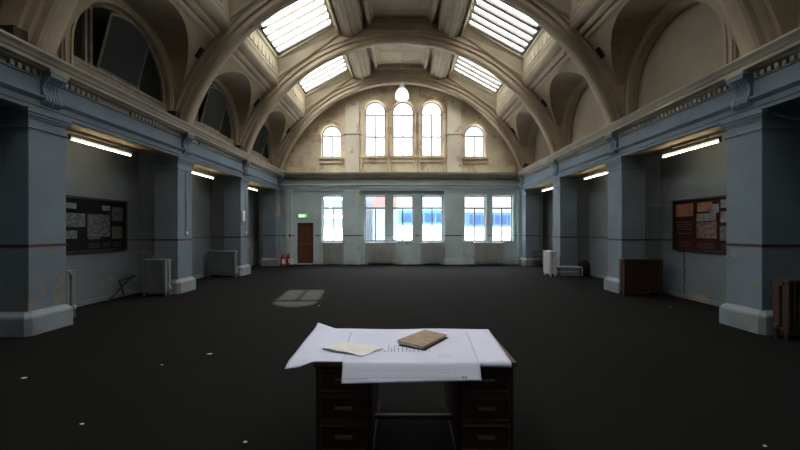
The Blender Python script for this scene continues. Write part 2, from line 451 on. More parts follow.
for k, (i, j) in enumerate(bays, -1):
    y0, y1 = RY[i], RY[j]; yc = (y0+y1)/2
    for s in (-1, 1):
        bm = bmesh.new(); vault_side(bm, s, y0, y1, yc, True)
        bmesh.ops.remove_doubles(bm, verts=bm.verts[:], dist=.0005)
        tag(link('ceiling_vault', bm, 'cream', smooth=False), kind='structure')
        # wall behind with archivolt
        bm = bmesh.new()
        arch_band(bm, 'x', yc, AZ, 1.40, 1.63, s*6.10, s*6.34, 4.56)
        arch_band(bm, 'x', yc, AZ, 1.43, 1.47, s*6.07, s*6.12, 4.56)
        arch_band(bm, 'x', yc, AZ, 1.55, 1.60, s*6.06, s*6.12, 4.56)
        holed(bm, [(y0, 4.5), (y1, 4.5), (y1, 7.2), (y0, 7.2)], [arch_pts(yc-1.5, yc+1.5, 4.56, AZ, 18)], 'x', s*6.2, s*6.4)
        if k > 0:
            tag(link('trim_lunette_arch', bm, 'rib'), kind='structure')
        else:
            tag(link('wall_lunette', bm, 'rib'), kind='structure')
        bm = bmesh.new(); box(bm, (s*6.36, y0, 4.4), (s*6.5, y1, 7.3))
        tag(link('wall_upper_right' if s > 0 else 'wall_upper_left', bm, 'infill' if s > 0 or k < 1 else 'hole'), kind='structure')
        # lower longitudinal moulding
        pr = [(5.40, 6.84), (5.14, 6.83), (5.02, 6.88), (5.00, 6.92), (5.00, 7.00), (4.92, 6.98), (4.86, 7.02), (4.84, 7.10), (4.72, 7.12), (4.64, 7.17), (4.60, 7.24), (4.66, 7.5), (5.4, 7.5)]
        bm = bmesh.new(); prism(bm, [(s*x, z) for x, z in pr], 'y', y0+.1, y1-.1)
        tag(link('ceiling_moulding', bm, 'rib'), kind='structure')
        # upper beam beside the centre coffer
        pr = [(2.45, 9.36), (2.24, 9.26), (2.20, 9.02), (2.02, 9.0), (1.98, 8.95), (1.80, 8.95), (1.77, 9.03), (1.62, 9.05), (1.60, 9.12), (1.42, 9.14), (1.40, 9.64), (1.24, 9.64), (1.22, 9.36), (1.10, 9.36), (1.06, 9.48), (.98, 9.52), (.97, 9.75), (2.4, 9.7)]
        bm = bmesh.new(); prism(bm, [(s*x, z) for x, z in pr], 'y', y0+.1, y1-.1)
        tag(link('ceiling_beam', bm, 'ceil'), kind='structure')
        # skylight well: four sloping sides with moulded frames
        ga, gb = y0+.70, y1-.70
        top = {'a': (4.5, 8.16), 'b': (2.45, 9.28)}
        P = lambda x, y, z: Vector((s*x, y, z))
        t4 = [P(4.5, ga, 8.16), P(4.5, gb, 8.16), P(2.45, gb, 9.28), P(2.45, ga, 9.28)]
        b4 = [P(4.60, y0+.28, 7.30), P(4.60, y1-.28, 7.30), P(2.26, y1-.28, 8.98), P(2.26, y0+.28, 8.98)]
        bm = bmesh.new()
        fr = [0, .08, .11, .2, .24, .74, .78, .86, .90, 1]
        off = [.0, .0, .05, .05, .0, .0, .05, .05, .0, 0]
        cen = sum(t4, Vector())/4
        rings = []
        for f, o in zip(fr, off):
            ring = []
            for q in range(4):
                p = t4[q].lerp(b4[q], f)
                c2 = (sum((t4[w].lerp(b4[w], f) for w in range(4)), Vector())/4)
                d = (c2-p); d.normalize()
                ring.append(bm.verts.new(p+d*o))
            rings.append(ring)
        for A, B in zip(rings, rings[1:]):
            for q in range(4): bm.faces.new([A[q], A[(q+1) % 4], B[(q+1) % 4], B[q]])
        # relief blocks on the lower well wall
        for n in range(7):
            yy = ga+.05+(gb-ga-.1)*(n+.5)/7
            bm2 = box(bm, (s*4.535, yy-.11, 7.54), (s*4.60, yy+.11, 7.84), .012)
        tag(link('ceiling_skylight_well', bm, 'well', fix=False), kind='structure')
    # centre coffer panel, end fillets
    bm = bmesh.new(); box(bm, (-1.1, y0, 9.55), (1.1, y1, 9.7))
    for n in range(1, 4): box(bm, (-.97, y0+(y1-y0)*n/4-.01, 9.54), (.97, y0+(y1-y0)*n/4+.01, 9.56))
    for e0, e1 in ((y0, y0+.56), (y1-.56, y1)):
        box(bm, (-1.2, e0, 9.36), (1.2, e1, 9.56))
    for e0, e1 in ((y0, y0+.42), (y1-.42, y1)):
        box(bm, (-1.4, e0, 9.2), (1.4, e1, 9.4))
    tag(link('ceiling_coffer', bm, 'ceil'), kind='structure')

# outer roof skin with skylight openings
bm = bmesh.new()
for s in (-1, 1):
    prof = [(7.45, 6.55), (4.5, 8.16), (2.45, 9.28), (1.2, 9.95), (0, 9.95)]
    ys = [-1.9]
    for i, j in bays: ys += [RY[i]+.70, RY[j]-.70]
    ys += [YB+.4]
    for a in range(len(prof)-1):
        for b in range(len(ys)-1):
            if a == 1 and b % 2 == 1: continue
            (xa, za), (xb, zb) = prof[a], prof[a+1]
            bm.faces.new([bm.verts.new(p) for p in [(s*xa, ys[b], za), (s*xa, ys[b+1], za), (s*xb, ys[b+1], zb), (s*xb, ys[b], zb)]])
o = tag(link('roof', bm, 'ceil', fix=False), kind='structure')
sm = o.modifiers.new('thickness', 'SOLIDIFY'); sm.thickness = .06; sm.offset = 1

# ribs
def rib(y, seg=72):
    b = bmesh.new()
    sec = [(-.22, 6.80), (-.22, 6.46), (-.17, 6.44), (-.17, 6.32), (-.11, 6.30), (-.11, 6.235), (-.145, 6.21), (-.15, 6.15), (-.12, 6.10), (-.06, 6.08), (0, 6.075)]
    sec = sec + [(-u, r) for u, r in reversed(sec[:-1])]
    a0 = math.asin((4.58-RC)/6.09)
    rings = []
    for i in range(seg+1):
        a = a0 + (PI-2*a0)*i/seg
        rings.append([b.verts.new((r*math.cos(a), y-.11+u, RC+r*math.sin(a))) for u, r in sec])
    n = len(sec)
    for A, B in zip(rings, rings[1:]):
        for k in range(n): b.faces.new([A[k], A[(k+1) % n], B[(k+1) % n], B[k]])
    b.faces.new(rings[0]); b.faces.new(rings[-1])
    return b
riblab = {2: 'nearest plaster ceiling arch, only its feet in view at the picture edges', 3: 'second plaster ceiling arch, crossing between the two near skylight pairs',
          4: 'plaster ceiling arch from whose crown the white lamp hangs', 5: 'furthest plaster ceiling arch framing the back wall'}
for i in (2, 3, 4, 5):
    o = link('ceiling_arch', rib(RY[i]-(.20 if i == 2 else 0)), 'rib'); tag(o, riblab[i], 'arch', 'plaster arches across the ceiling')
for q_ in (0, 1): tag(link('ceiling_rib', rib(RY[q_]), 'rib'), kind='structure')

# dark boxes and vents on the vault
def small_thing(name, lab, cat, group, a, b, mat, bevel=.01):
    bm = bmesh.new(); box(bm, a, b, bevel); return tag(link(name, bm, mat), lab, cat, group)
k = 0
for i in (2, 3, 4):
    y = RY[i]-(.16 if i == 2 else 0)
    small_thing('junction_box', f'dark brown box on the cornice ledge at the foot of the {place[i-2]} left ceiling arch', 'box', 'dark boxes on the cornice', (-6.12, y-.58, 4.60), (-5.90, y-.36, 4.86), 'hole')
small_thing('junction_box', 'dark brown box on the right cornice ledge by the back wall', 'box', 'dark boxes on the cornice', (5.86, 17.4-.58, 4.61), (6.06, 17.4-.36, 4.86), 'hole')
for i in (3, 4, 5):
    for s in (-1, 1):
        y = RY[i]; z = 6.46; x = math.sqrt(RV**2-(z-RC)**2)
        b = bmesh.new(); box(b, (-.05, -.055, -.15), (.05, .055, .15), .012)
        for n in range(4): box(b, (s*-.058, -.045, -.12+n*.065), (s*-.05, .045, -.10+n*.065))
        side = 'left' if s < 0 else 'right'
        o = link('vent', b, 'black'); o.location = (s*(x-.02), y-.42, z); o.rotation_euler = (0, -s*math.asin((z-RC)/RV), 0)
        tag(o, f'small black vent on the {side} vault beside the {["second","lamp-hung third","furthest"][i-3]} ceiling arch', 'vent', 'black vents on the vault')

# skylights
wn = 0
def skylight(s, y0, y1, n, lab, gm):
    global wn; wn += 1
    r = thing(f'window_{wn}', lab, 'window', (0, 0, 0), 0, 'skylights'); r['kind'] = 'structure'
    ga, gb = y0+.70, y1-.70
    d = Vector((-2.05, 0, 1.12)).normalized(); nrm = Vector((1.12, 0, 2.05)).normalized()
    def Q(t, y, h): # t along the slope 0..L from the lower edge
        p = Vector((4.5, y, 8.16))+d*t+nrm*h; return (s*p.x, p.y, p.z)
    L = math.hypot(2.05, 1.12)
    def bar(b, t0, t1, ya, yb, h0, h1):
        v = [b.verts.new(Q(t, y, h)) for h in (h0, h1) for t, y in ((t0, ya), (t1, ya), (t1, yb), (t0, yb))]
        for q in [(0,1,2,3),(4,5,6,7),(0,1,5,4),(1,2,6,5),(2,3,7,6),(3,0,4,7)]: b.faces.new([v[w] for w in q])
    b = bmesh.new()
    bar(b, -.05, .07, ga-.05, gb+.05, -.04, .08); bar(b, L-.07, L+.05, ga-.05, gb+.05, -.04, .08)
    bar(b, 0, L, ga-.05, ga+.05, -.04, .08); bar(b, 0, L, gb-.05, gb+.05, -.04, .08)
    link('frame', b, 'barframe', r)
    for q in range(1, n):
        yy = ga+(gb-ga)*q/n
        b = bmesh.new(); hb = .020 if s < 0 else .070; bar(b, .04, L-.04, yy-hb, yy+hb, -.06, .05); link('glazing_bar', b, 'barframe', r)
    b = bmesh.new(); bar(b, .02, L-.02, ga+.02, gb-.02, .02, .026); link('pane', b, gm, r)
    b = bmesh.new()
    bar(b, .02, .14, ga+(gb-ga)*.22, ga+(gb-ga)*.26, -.16, -.03); bar(b, .05, .26, ga+(gb-ga)*.235, ga+(gb-ga)*.245, -.2, -.15); link('opener', b, 'black', r)
    # light portal over the opening (guides daylight sampling; emits nothing itself)
    return r
for k, (i, j) in enumerate(bays, -1):
    for s in (-1, 1):
        side = 'left' if s < 0 else 'right'
        lab = {-1: f'{side} skylight behind the viewer', 0: f'{side} skylight over the desk, above the picture', 1: f'{side} skylight of the pair behind the nearest arch, at the picture top',
               2: f'large {side} skylight between the two middle ceiling arches', 3: f'smaller far {side} skylight nearest the back wall'}[k]
        skylight(s, RY[i], RY[j], 6, lab, 'skyglass' if k in (0, 2, 3) else 'dimglass')

# left lunette windows: dark boards in old timber frames, centre sash leaning in
for k, (i, j) in enumerate(bays, -1):
    if k < 1: continue
    yc = (RY[i]+RY[j])/2; wn += 1
    lab = ['half-round lunette window above the nearest left bay, dark sash leaning inwards', 'middle half-round lunette window on the left with a dark tilted sash', 'furthest half-round lunette window on the left, narrow and dark'][k-1]
    r = thing(f'window_{wn}', lab, 'window', (-6.28, yc, 4.62), 0, 'left lunette windows'); r['kind'] = 'structure'
    h = AZ-4.62; R = 1.40
    b = bmesh.new(); arch_band(b, 'x', 0, h, 1.31, 1.405, -.04, .04, 0, 20); box(b, (-.05, -R, 0), (.08, R, .40)); box(b, (-.05, -R, .34), (.10, R, .42), .01); link('frame', b, 'timber', r)
    for q in (-.98, -.86, .42):
        top = h + math.sqrt(1.34**2-q*q)
        b = bmesh.new(); box(b, (-.04, q-.03, .38), (.05, q+.03, top), .01); link('mullion', b, 'timber', r)
    b = bmesh.new(); pts = arch_pts(-1.39, 1.39, .02, h, 18); prism(b, pts, 'x', -.03, -.02); link('pane', b, 'darkpane', r)
    # hopper sash: hinged at the foot, leaning into the hall
    c0 = -.22
    pts = [(c0-.54, .44), (c0+.54, .44), (c0+.54, 1.50), (c0+.36, 1.60), (c0+.12, 1.66), (c0-.12, 1.67), (c0-.36, 1.63), (c0-.54, 1.56)]
    tilt = math.radians(15)
    sb = bmesh.new(); prism(sb, pts, 'x', -.01, .01)
    pb = bmesh.new()
    for a, c in zip(pts, pts[1:]+pts[:1]):
        tube(pb, [(0, a[0], a[1]), (0, c[0], c[1])], .030, 4)
    for bmx, nm, mt in ((sb, 'sash_board', 'darkpane'), (pb, 'sash_frame', 'timber')):
        bmesh.ops.rotate(bmx, verts=bmx.verts[:], cent=(0, 0, .44), matrix=Matrix.Rotation(tilt, 3, 'Y'))
        bmesh.ops.translate(bmx, verts=bmx.verts[:], vec=(.09, 0, 0))
        link(nm, bmx, mt, r)

# ------------------------------------------------------------------ back wall
LW = [(322, 343), (364.5, 386), (392, 413.5), (421.5, 443), (464, 486), (492, 513)]
LWX = [(px(a, YB), px(b, YB)) for a, b in LW]
ZL0, ZL1 = 1.15, 3.46
door = (px(296, YB), px(314, YB), 0, 2.16)
holes = [[(a, ZL0), (b, ZL0), (b, ZL1), (a, ZL1)] for a, b in LWX]
holes.append([(door[0], .001), (door[1], .001), (door[1], door[3]), (door[0], door[3])])
bm = bmesh.new(); holed(bm, [(-7.4, 0), (7.4, 0), (7.4, 4.5), (-7.4, 4.5)], holes, 'y', YB, YB+.35)
# raised window surrounds, pilasters, dado panels
for a, b in LWX:
    box(bm, (a-.10, YB-.03, ZL1), (b+.10, YB, ZL1+.09)); box(bm, (a-.1, YB-.03, ZL0), (a-.03, YB, ZL1)); box(bm, (b+.03, YB-.03, ZL0), (b+.1, YB, ZL1))
for a, b in ((344.5, 360), (444.5, 462), (287, 292), (517, 520)):
    xa, xb = px(a, YB), px(b, YB)
    box(bm, (xa, YB-.15, 0), (xb, YB, 3.75), .01); box(bm, (xa-.05, YB-.17, 0), (xb+.05, YB, .28), .02); box(bm, (xa-.04, YB-.16, 3.58), (xb+.04, YB, 3.70), .01)
    box(bm, (xa-.02, YB-.165, 3.36), (xb+.02, YB, 3.40))
tag(link('wall_back', bm, 'back_blue'), kind='structure')
bm = bmesh.new()
for a, b in ((door[1]+.07, px(344, YB)), (px(360.5, YB), px(444, YB)), (px(462.5, YB), px(521, YB))): box(bm, (a, YB-.05, 0), (b, YB, .24), .01)
tag(link('baseboard_back', bm, 'back_blue'), kind='structure')
bm = bmesh.new()
segs = [(-6, door[0]-.07), (door[1]+.07, LWX[0][0]), (LWX[0][1], px(344.5, YB)), (px(360, YB), LWX[1][0]), (LWX[1][1], LWX[2][0]), (LWX[2][1], LWX[3][0]), (LWX[3][1], px(444.5, YB)), (px(462, YB), LWX[4][0]), (LWX[4][1], LWX[5][0]), (LWX[5][1], 6)]
for a, b in segs: box(bm, (a, YB-.012, 1.42), (b, YB, 1.47))
for a, b in ((344.5, 360), (444.5, 462)): box(bm, (px(a, YB)-.005, YB-.158, 1.42), (px(b, YB)+.005, YB-.1, 1.47))
tag(link('trim_7', bm, 'red'), kind='structure')
# back entablature
def ent(b, x0, x1, f):
    pr = [(0, 3.70), (-.06, 3.70), (-.06, 3.80), (-.09, 3.81), (-.09, 3.93), (-.13, 3.95), (-.13, 3.99), (-.07, 4.01), (-.07, 4.24)]
    prism(b, [(YB-f+y if y else YB, z) for y, z in pr]+[(YB, 4.24)], 'x', x0, x1)
def corn(b, x0, x1, f):
    pr = [(-.12, 4.24), (-.12, 4.30), (-.22, 4.34), (-.24, 4.42), (-.30, 4.46), (-.32, 4.52), (-.32, 4.57)]
    prism(b, [(YB-f+y, z) for y, z in pr]+[(YB, 4.60), (YB, 4.24)], 'x', x0, x1)
xa, xb = px(343, YB), px(464, YB)
bm = bmesh.new(); ent(bm, -6, xa, 0); ent(bm, xa, xb, .10); ent(bm, xb, 6, 0); tag(link('trim_8', bm, 'back_blue'), kind='structure')
bm = bmesh.new(); corn(bm, -6, xa, 0); corn(bm, xa, xb, .12); corn(bm, xb, 6, 0); tag(link('trim_9', bm, 'cornice'), kind='structure')

# upper back wall
TALL = [(364.5, 385.5), (392.5, 413.5), (421.5, 442)]
SM = [(321.5, 341.5), (464.5, 485)]
UH = []
for a, b in TALL: UH.append((px(a, YB), px(b, YB), pz(156, YB), pz(101, YB)))
for a, b in SM: UH.append((px(a, YB), px(b, YB), pz(157, YB), pz(125, YB)))
bm = bmesh.new()
holed(bm, [(-7.3, 4.4), (7.3, 4.4), (7.3, 6.6), (1.2, 9.93), (-1.2, 9.93), (-7.3, 6.6)], [arch_pts(a, b, z0, z1-(b-a)/2) for a, b, z0, z1 in UH], 'y', YB, YB+.35)
for a, b, z0, z1 in UH:
    c = (a+b)/2; r = (b-a)/2; zs = z1-r
    arch_band(bm, 'y', c, zs, r+.04, r+.15, YB-.07, YB+.02, None); arch_band(bm, 'y', c, zs, r+.15, r+.21, YB-.13, YB+.02, None)
    box(bm, (c-.06, YB-.10, z1+.03), (c+.06, YB, z1+.26), .01)
    box(bm, (a-.12, YB-.10, z0-.12), (b+.12, YB+.05, z0-.02), .01); box(bm, (a-.06, YB-.06, z0-.32), (b+.06, YB, z0-.24), .01)
for a, b, z0, z1 in UH[:3]:   # colonnettes beside the tall windows
    for x in (a-.13, b+.13): tube(bm, [(x, YB-.07, 4.6), (x, YB-.07, z1-.58)], .065, 10); box(bm, (x-.09, YB-.15, z1-.60), (x+.09, YB, z1-.50), .01); box(bm, (x-.09, YB-.15, z0-.1), (x+.09, YB, z0+.02), .01)
tag(link('wall_back_upper', bm, 'back_up'), kind='structure')
bm = bmesh.new()
for a, b in ((345.5, 359.5), (446.7, 461)):
    xa, xb = px(a, YB), px(b, YB); box(bm, (xa, YB-.14, 4.58), (xb, YB, 8.22), .01); box(bm, (xa-.04, YB-.18, pz(135, YB)), (xb+.04, YB, pz(133, YB)), .01)
for a, b in ((291, 320), (343, 345), (462, 463.5), (487, 512)): box(bm, (px(a, YB), YB-.04, pz(135, YB)), (px(b, YB), YB, pz(133, YB)))
box(bm, (px(450, YB), YB-.15, pz(117, YB)), (px(454, YB), YB-.13, pz(112.5, YB)))
tag(link('trim_10', bm, 'back_strip'), kind='structure')

# windows in the back wall
def back_window(a, b, z0, z1, lab, arched, group):
    global wn; wn += 1
    r = thing(f'window_{wn}', lab, 'window', ((a+b)/2, YB+.16, z0), 0, group); r['kind'] = 'structure'
    w = (b-a)/2; H = z1-z0; f = bmesh.new(); t = .06
    if arched:
        zs = H-w
        arch_band(f, 'y', 0, zs, w-t, w+.01, -.03, .03, 0, 18); box(f, (-w, -.03, 0), (w, .03, t))
        link('frame', f, 'winframe', r)
        tr = [zs-.02] if arched == 1 else [zs-.14, (zs-.14)*.47]
        for z in tr: link('transom', boxes([((-w+t, -.025, z-.032), (w-t, .025, z+.032))]), 'winframe', r)
        link('mullion', boxes([((-.03, -.02, t), (.03, .02, tr[0]))]), 'winframe', r)
        g = bmesh.new(); prism(g, arch_pts(-w+.01, w-.01, .01, zs, 14), 'y', .004, .008); link('pane', g, 'glass', r)
    else:
        box(f, (-w, -.03, 0), (-w+t, .03, H)); box(f, (w-t, -.03, 0), (w, .03, H)); box(f, (-w, -.03, 0), (w, .03, t)); box(f, (-w, -.03, H-t), (w, .03, H))
        link('frame', f, 'winframe', r)
        zt = 2.83-z0
        link('transom', boxes([((-w+t, -.035, zt-.04), (w-t, .035, zt+.04))]), 'winframe', r)
        link('mullion', boxes([((-.03, -.025, t), (.03, .025, zt-.03))]), 'winframe', r)
        g = bmesh.new(); box(g, (-w+.01, .004, .01), (w-.01, .008, H-.01)); link('pane', g, 'glass', r)
        s = bmesh.new(); box(s, (-w-.03, -.22, -.04), (w+.03, -.03, 0.0), .008); link('sill', s, 'back_blue', r)
    return r
low = ['lower sash window beside the brown door', 'leftmost lower window of the central three', 'middle lower window, directly below the hanging lamp', 'rightmost lower window of the central three', 'lower window just right of the right-hand pilaster', 'lower window furthest right, next to the corner pillar']
for (a, b), l in zip(LWX, low): back_window(a, b, ZL0, ZL1, l, 0, 'tall rectangular windows in the back wall')
up = ['tall arched window left of the hanging lamp', 'tall arched window behind the hanging lamp', 'tall arched window right of the hanging lamp']
for q, l in zip(UH[:3], up): back_window(*q, l, 2, 'tall arched windows under the vault')
for q, l in zip(UH[3:], ['small arched window high on the left of the back wall', 'small arched window high on the right of the back wall']): back_window(*q, l, 1, 'small arched windows under the vault')

# door
r = thing('door_1', 'brown wooden door in the back left corner under the exit sign', 'door', ((door[0]+door[1])/2, YB+.10, 0)); r['kind'] = 'structure'
w = (door[1]-door[0])/2
b = bmesh.new(); box(b, (-w+.045, 0, .03), (w-.035, .045, 2.085), .005)
for z0, z1 in ((.18, .92), (1.06, 1.95)): 
    for x0, x1 in ((-w+.2, w-.17),):
        box(b, (x0, -.012, z0), (x1, 0, z0+.02)); box(b, (x0, -.012, z1-.02), (x1, 0, z1)); box(b, (x0, -.012, z0), (x0+.02, 0, z1)); box(b, (x1-.02, -.012, z0), (x1, 0, z1))
leaf = link('leaf', b, 'door', r)
b = bmesh.new(); box(b, (-w+.14, -.05, .98), (w-.11, -.02, 1.02), .005); link('push_bar', b, 'brass', leaf)
b = bmesh.new(); box(b, (-w, -.12, 0), (-w+.04, .03, 2.16)); box(b, (w-.03, -.12, 0), (w, .03, 2.16)); box(b, (-w, -.12, 2.09), (w, .03, 2.16)); link('frame', b, 'back_blue', r)
b = bmesh.new(); box(b, (-w+.08, -.14, 0), (w-.05, .02, .035), .004); link('threshold', b, 'white', r)
bm = bmesh.new(); box(bm, (door[0]-.1, YB+.2, 0), (door[1]+.1, YB+.36, 2.3)); tag(link('wall_behind_door', bm, 'hole'), kind='structure')

# exit sign
r = thing('exit_sign', 'lit green exit sign above the brown door', 'sign', (px(302.5, YB), YB-.05, pz(216, YB)))
b = bmesh.new(); box(b, (-.21, 0, -.09), (.21, .05, .09), .008); link('housing', b, 'white', r)
b = bmesh.new(); box(b, (-.20, -.006, -.08), (.20, 0, .08)); link('lit_panel', b, 'exitgreen', r)
b = bmesh.new()
prism(b, [(-.03, -.035), (.05, -.035), (.05, -.06), (.12, 0), (.05, .06), (.05, .035), (-.03, .035)], 'y', -.010, -.006)
box(b, (-.15, -.010, -.06), (-.08, -.006, .06)); box(b, (-.065, -.010, -.03), (-.045, -.006, .03)); link('arrow_pictogram', b, 'exitwhite', r)

# ------------------------------------------------------------------ radiators
def radiator(name, lab, w, h, d, n, mat, loc, rz=0, group=None, pipe=1):
    r = thing(name, lab, 'radiator', loc, rz, group)
    b = bmesh.new(); p = w/n
    for i in range(n):
        x = -w/2+p*(i+.5)
        box(b, (x-p*.28, -d/2, .10), (x+p*.28, -d/2+d*.42, h-.02), p*.15); box(b, (x-p*.28, d/2-d*.42, .10), (x+p*.28, d/2, h-.02), p*.15)
        box(b, (x-p*.50, -d*.2, h-.10), (x+p*.50, d*.2, h-.03), .012); box(b, (x-p*.50, -d*.2, .12), (x+p*.50, d*.2, .18), .012)
    link('columns', b, mat, r)
    b = bmesh.new(); box(b, (-w/2, -d/2-.005, h-.035), (w/2, d/2+.005, h), .012); link('top_rail', b, mat, r)
    for sx in (-1, 1):
        for sy in (-1, 1):
            b = bmesh.new(); x = sx*(w/2-p*.5); box(b, (x-.02, sy*d*.3-.02, 0), (x+.02, sy*d*.3+.02, .13), .004); link('foot', b, mat, r)
    b = bmesh.new(); x = pipe*(w/2+.05)
    tube(b, [(pipe*(w/2-.01), 0, .16), (x, 0, .16), (x, 0, .005)], .016, 8); link('pipe', b, mat, r)
    b = bmesh.new(); lathe(b, [(.022, 0), (.03, .01), (.03, .06), (.015, .07)], (x, 0, .17), 10); link('valve', b, 'white' if mat != 'radbrown' else 'brass', r)
    return r
g = 'cast-iron radiators around the hall'
radiator('radiator', 'ribbed grey radiator standing before the second left pillar, narrow', .62, .95, .24, 9, 'radgrey', (px(158, 9.3)-.03, 9.30, 0), 0, g, 1)
radiator('radiator', 'wide grey radiator before the third left pillar', 1.00, .95, .22, 14, 'radgrey', (px(222.5, 13.0), 13.02, 0), 0, g, 1)
radiator('radiator', 'grey radiator half hidden behind the nearest left pillar', .66, .92, .20, 7, 'radgrey', (-6.74, 6.98, 0), 0, g, 1)
radiator('radiator', 'rusty brown radiator before the second right pillar', 1.03, .95, .22, 14, 'radbrown', (px(641, 9.35), 9.36, 0), 0, g, 1)
radiator('radiator', 'rusty brown radiator at the right picture edge by the nearest pillar', 1.05, .93, .24, 13, 'radbrown', (6.50, 5.58, 0), 0, g, -1)
radiator('radiator', 'white radiator at the corner of the third right pillar', .62, .94, .26, 8, 'radwhite', (5.60, 13.35, 0), PI/2, g, 1)
for (a, b_), l in zip(((322.5, 342), (365, 396.5), (420.5, 443), (474, 504.5)), ('grey radiator below the window next to the door', 'wide grey radiator left of centre on the back wall', 'narrow grey radiator below the third central window', 'wide grey radiator right of the right-hand pilaster')):
    xa, xb = px(a, 17.62), px(b_, 17.62)
    radiator('radiator', l, xb-xa, 1.10, .20, max(9, int((xb-xa)/.105)), 'radback', ((xa+xb)/2, 17.66, 0), 0, 'radiators along the back wall', 1)
# pipe loop and black bag beside the third right pillar
bm = bmesh.new()
Yp = 13.26
tube(bm, [(5.76, Yp, .34), (6.72, Yp, .34), (6.76, Yp, .32), (6.77, Yp, .28), (6.77, Yp, .01)], .022, 8); tube(bm, [(5.76, Yp, .16), (6.6, Yp, .16)], .012, 8)
tag(link('heating_pipe', bm, 'white'), 'white heating pipe running low past the third right pillar', 'pipe')
bm = bmesh.new(); lathe(bm, [(.05, 0), (.20, .02), (.24, .18), (.235, .40), (.19, .54), (.10, .60), (.02, .61)], (0, 0, 0), 14)
for v in bm.verts: v.co += Vector((noise.noise(v.co*6)*.03, noise.noise(v.co*6+Vector((9, 0, 0)))*.03, 0))
for v in bm.verts: v.co.y *= .36
o = tag(link('rubbish_bag', bm, 'rubber', smooth=True), 'black rounded bag on the floor behind the white pipe', 'bag'); o.location = (6.89, 13.385, 0)
# metal stand in the far right corner
def stand(loc, rz, lab):
    r = thing('metal_stand', lab, 'stand', loc, rz)
    for x in (-.2, .2):
        b = bmesh.new(); tube(b, [(x, -.14, 0), (x, -.14, .72)], .012, 6); tube(b, [(x, .14, 0), (x, .14, .72)], .012, 6); tube(b, [(x, -.14, .72), (x, .14, .72)], .012, 6); link('side_frame', b, 'black', r)
    for z in (.25, .48, .72):
        b = bmesh.new(); tube(b, [(-.2, -.14, z), (.2, -.14, z)], .010, 6); tube(b, [(-.2, .14, z), (.2, .14, z)], .010, 6)
        box(b, (-.2, -.14, z-.004), (.2, .14, z+.004))
        link('shelf', b, 'black', r)
    return r
stand((px(538, 16.6)+.05, 16.78, 0), 0, 'open black metal stand in front of the furthest right pillar')
small_thing('speaker', 'dark upright box leaning in the bay by the furthest right pillar', 'box', None, (6.72, 16.5, 0), (6.90, 16.75, .62), 'rubber', .02)
# dark folded trestle left of the second left radiator
r = thing('folding_trestle', 'dark folded metal trestle leaning in the nearest left bay', 'trestle', (-6.95, 8.9, 0))
for q, (p0, p1) in enumerate((((-.12, -.25, .0), (.1, .25, .55)), ((-.12, .25, 0), (.1, -.2, .48)))):
    b = bmesh.new(); tube(b, [p0, p1], .018, 6); link('leg', b, 'black', r)
b = bmesh.new(); tube(b, [(.1, -.2, .48), (.12, .3, .52)], .02, 6); link('rail', b, 'black', r)

# ------------------------------------------------------------------ fluorescent fittings
fp = None
for k, (i, j) in enumerate(((2, 3), (3, 4), (4, 5))):
    for s in (-1, 1):
        yc = (RY[i]+RY[j])/2 - (.30 if s < 0 else .12); side = 'left' if s < 0 else 'right'
        lab = f'lit fluorescent tube under the beam of the {["nearest", "second", "furthest"][k]} {side} bay'
        if fp is None:
            fp = thing('strip_light', lab, 'light', (s*6.46, yc, 3.50), 0, 'fluorescent strip lights in the side bays')
            b = bmesh.new(); tube(b, [(0, -.76, 0), (0, .76, 0)], .0155, 10); link('tube', b, 'tube', fp)
            b = bmesh.new(); box(b, (-.03, -.80, .045), (.03, .80, .10), .005)
            for y in (-.79, .79): box(b, (-.022, y-.012, -.02), (.022, y+.012, .06), .003)
            bt = link('batten', b, 'shutter', fp)
            for y in (-.5, .5):
                b = bmesh.new(); tube(b, [(0, y, .10), (0, y, .20)], .008, 6); link('hanger', b, 'black', fp)
        else: dup(fp, (s*6.46, yc, 3.50), 0, lab)

# pendant
Yl = RY[4]-.1
r = thing('pendant_lamp', 'white domed glass lamp hanging from the third ceiling arch', 'lamp', (CX, Yl, 6.72))
b = bmesh.new(); lathe(b, [(.17, -.02), (.24, .0), (.262, .05), (.265, .12), (.25, .20), (.215, .29), (.16, .36), (.10, .40), (.075, .41)], (0, 0, 0), 28)
link('lamp_shade', b, 'opal', r, smooth=True)
b = bmesh.new(); lathe(b, [(.08, .40), (.09, .47), (.085, .54), (.05, .58), (.03, .62), (.012, .64)], (0, 0, 0), 16); link('gallery', b, 'white', r, smooth=True)
b = bmesh.new(); tube(b, [(0, 0, .63), (0, 0, 2.14)], .012, 6); link('cord', b, 'cable', r)

# ------------------------------------------------------------------ display boards (poster walls)
def frame_board(b, s, y0, y1, z0, z1, t=.05):
    X0, X1 = s*(XW-.07), s*(XW-.0)
    box(b, (X0, y0, z0), (X1, y0+t, z1)); box(b, (X0, y1-t, z0), (X1, y1, z1)); box(b, (X0, y0, z0), (X1, y1, z0+t)); box(b, (X0, y0, z1-t), (X1, y1, z1))
def rect(b, s, y0, y1, z0, z1, d): box(b, (s*(XW-.036-d), y0, z0), (s*(XW-.034), y1, z1))
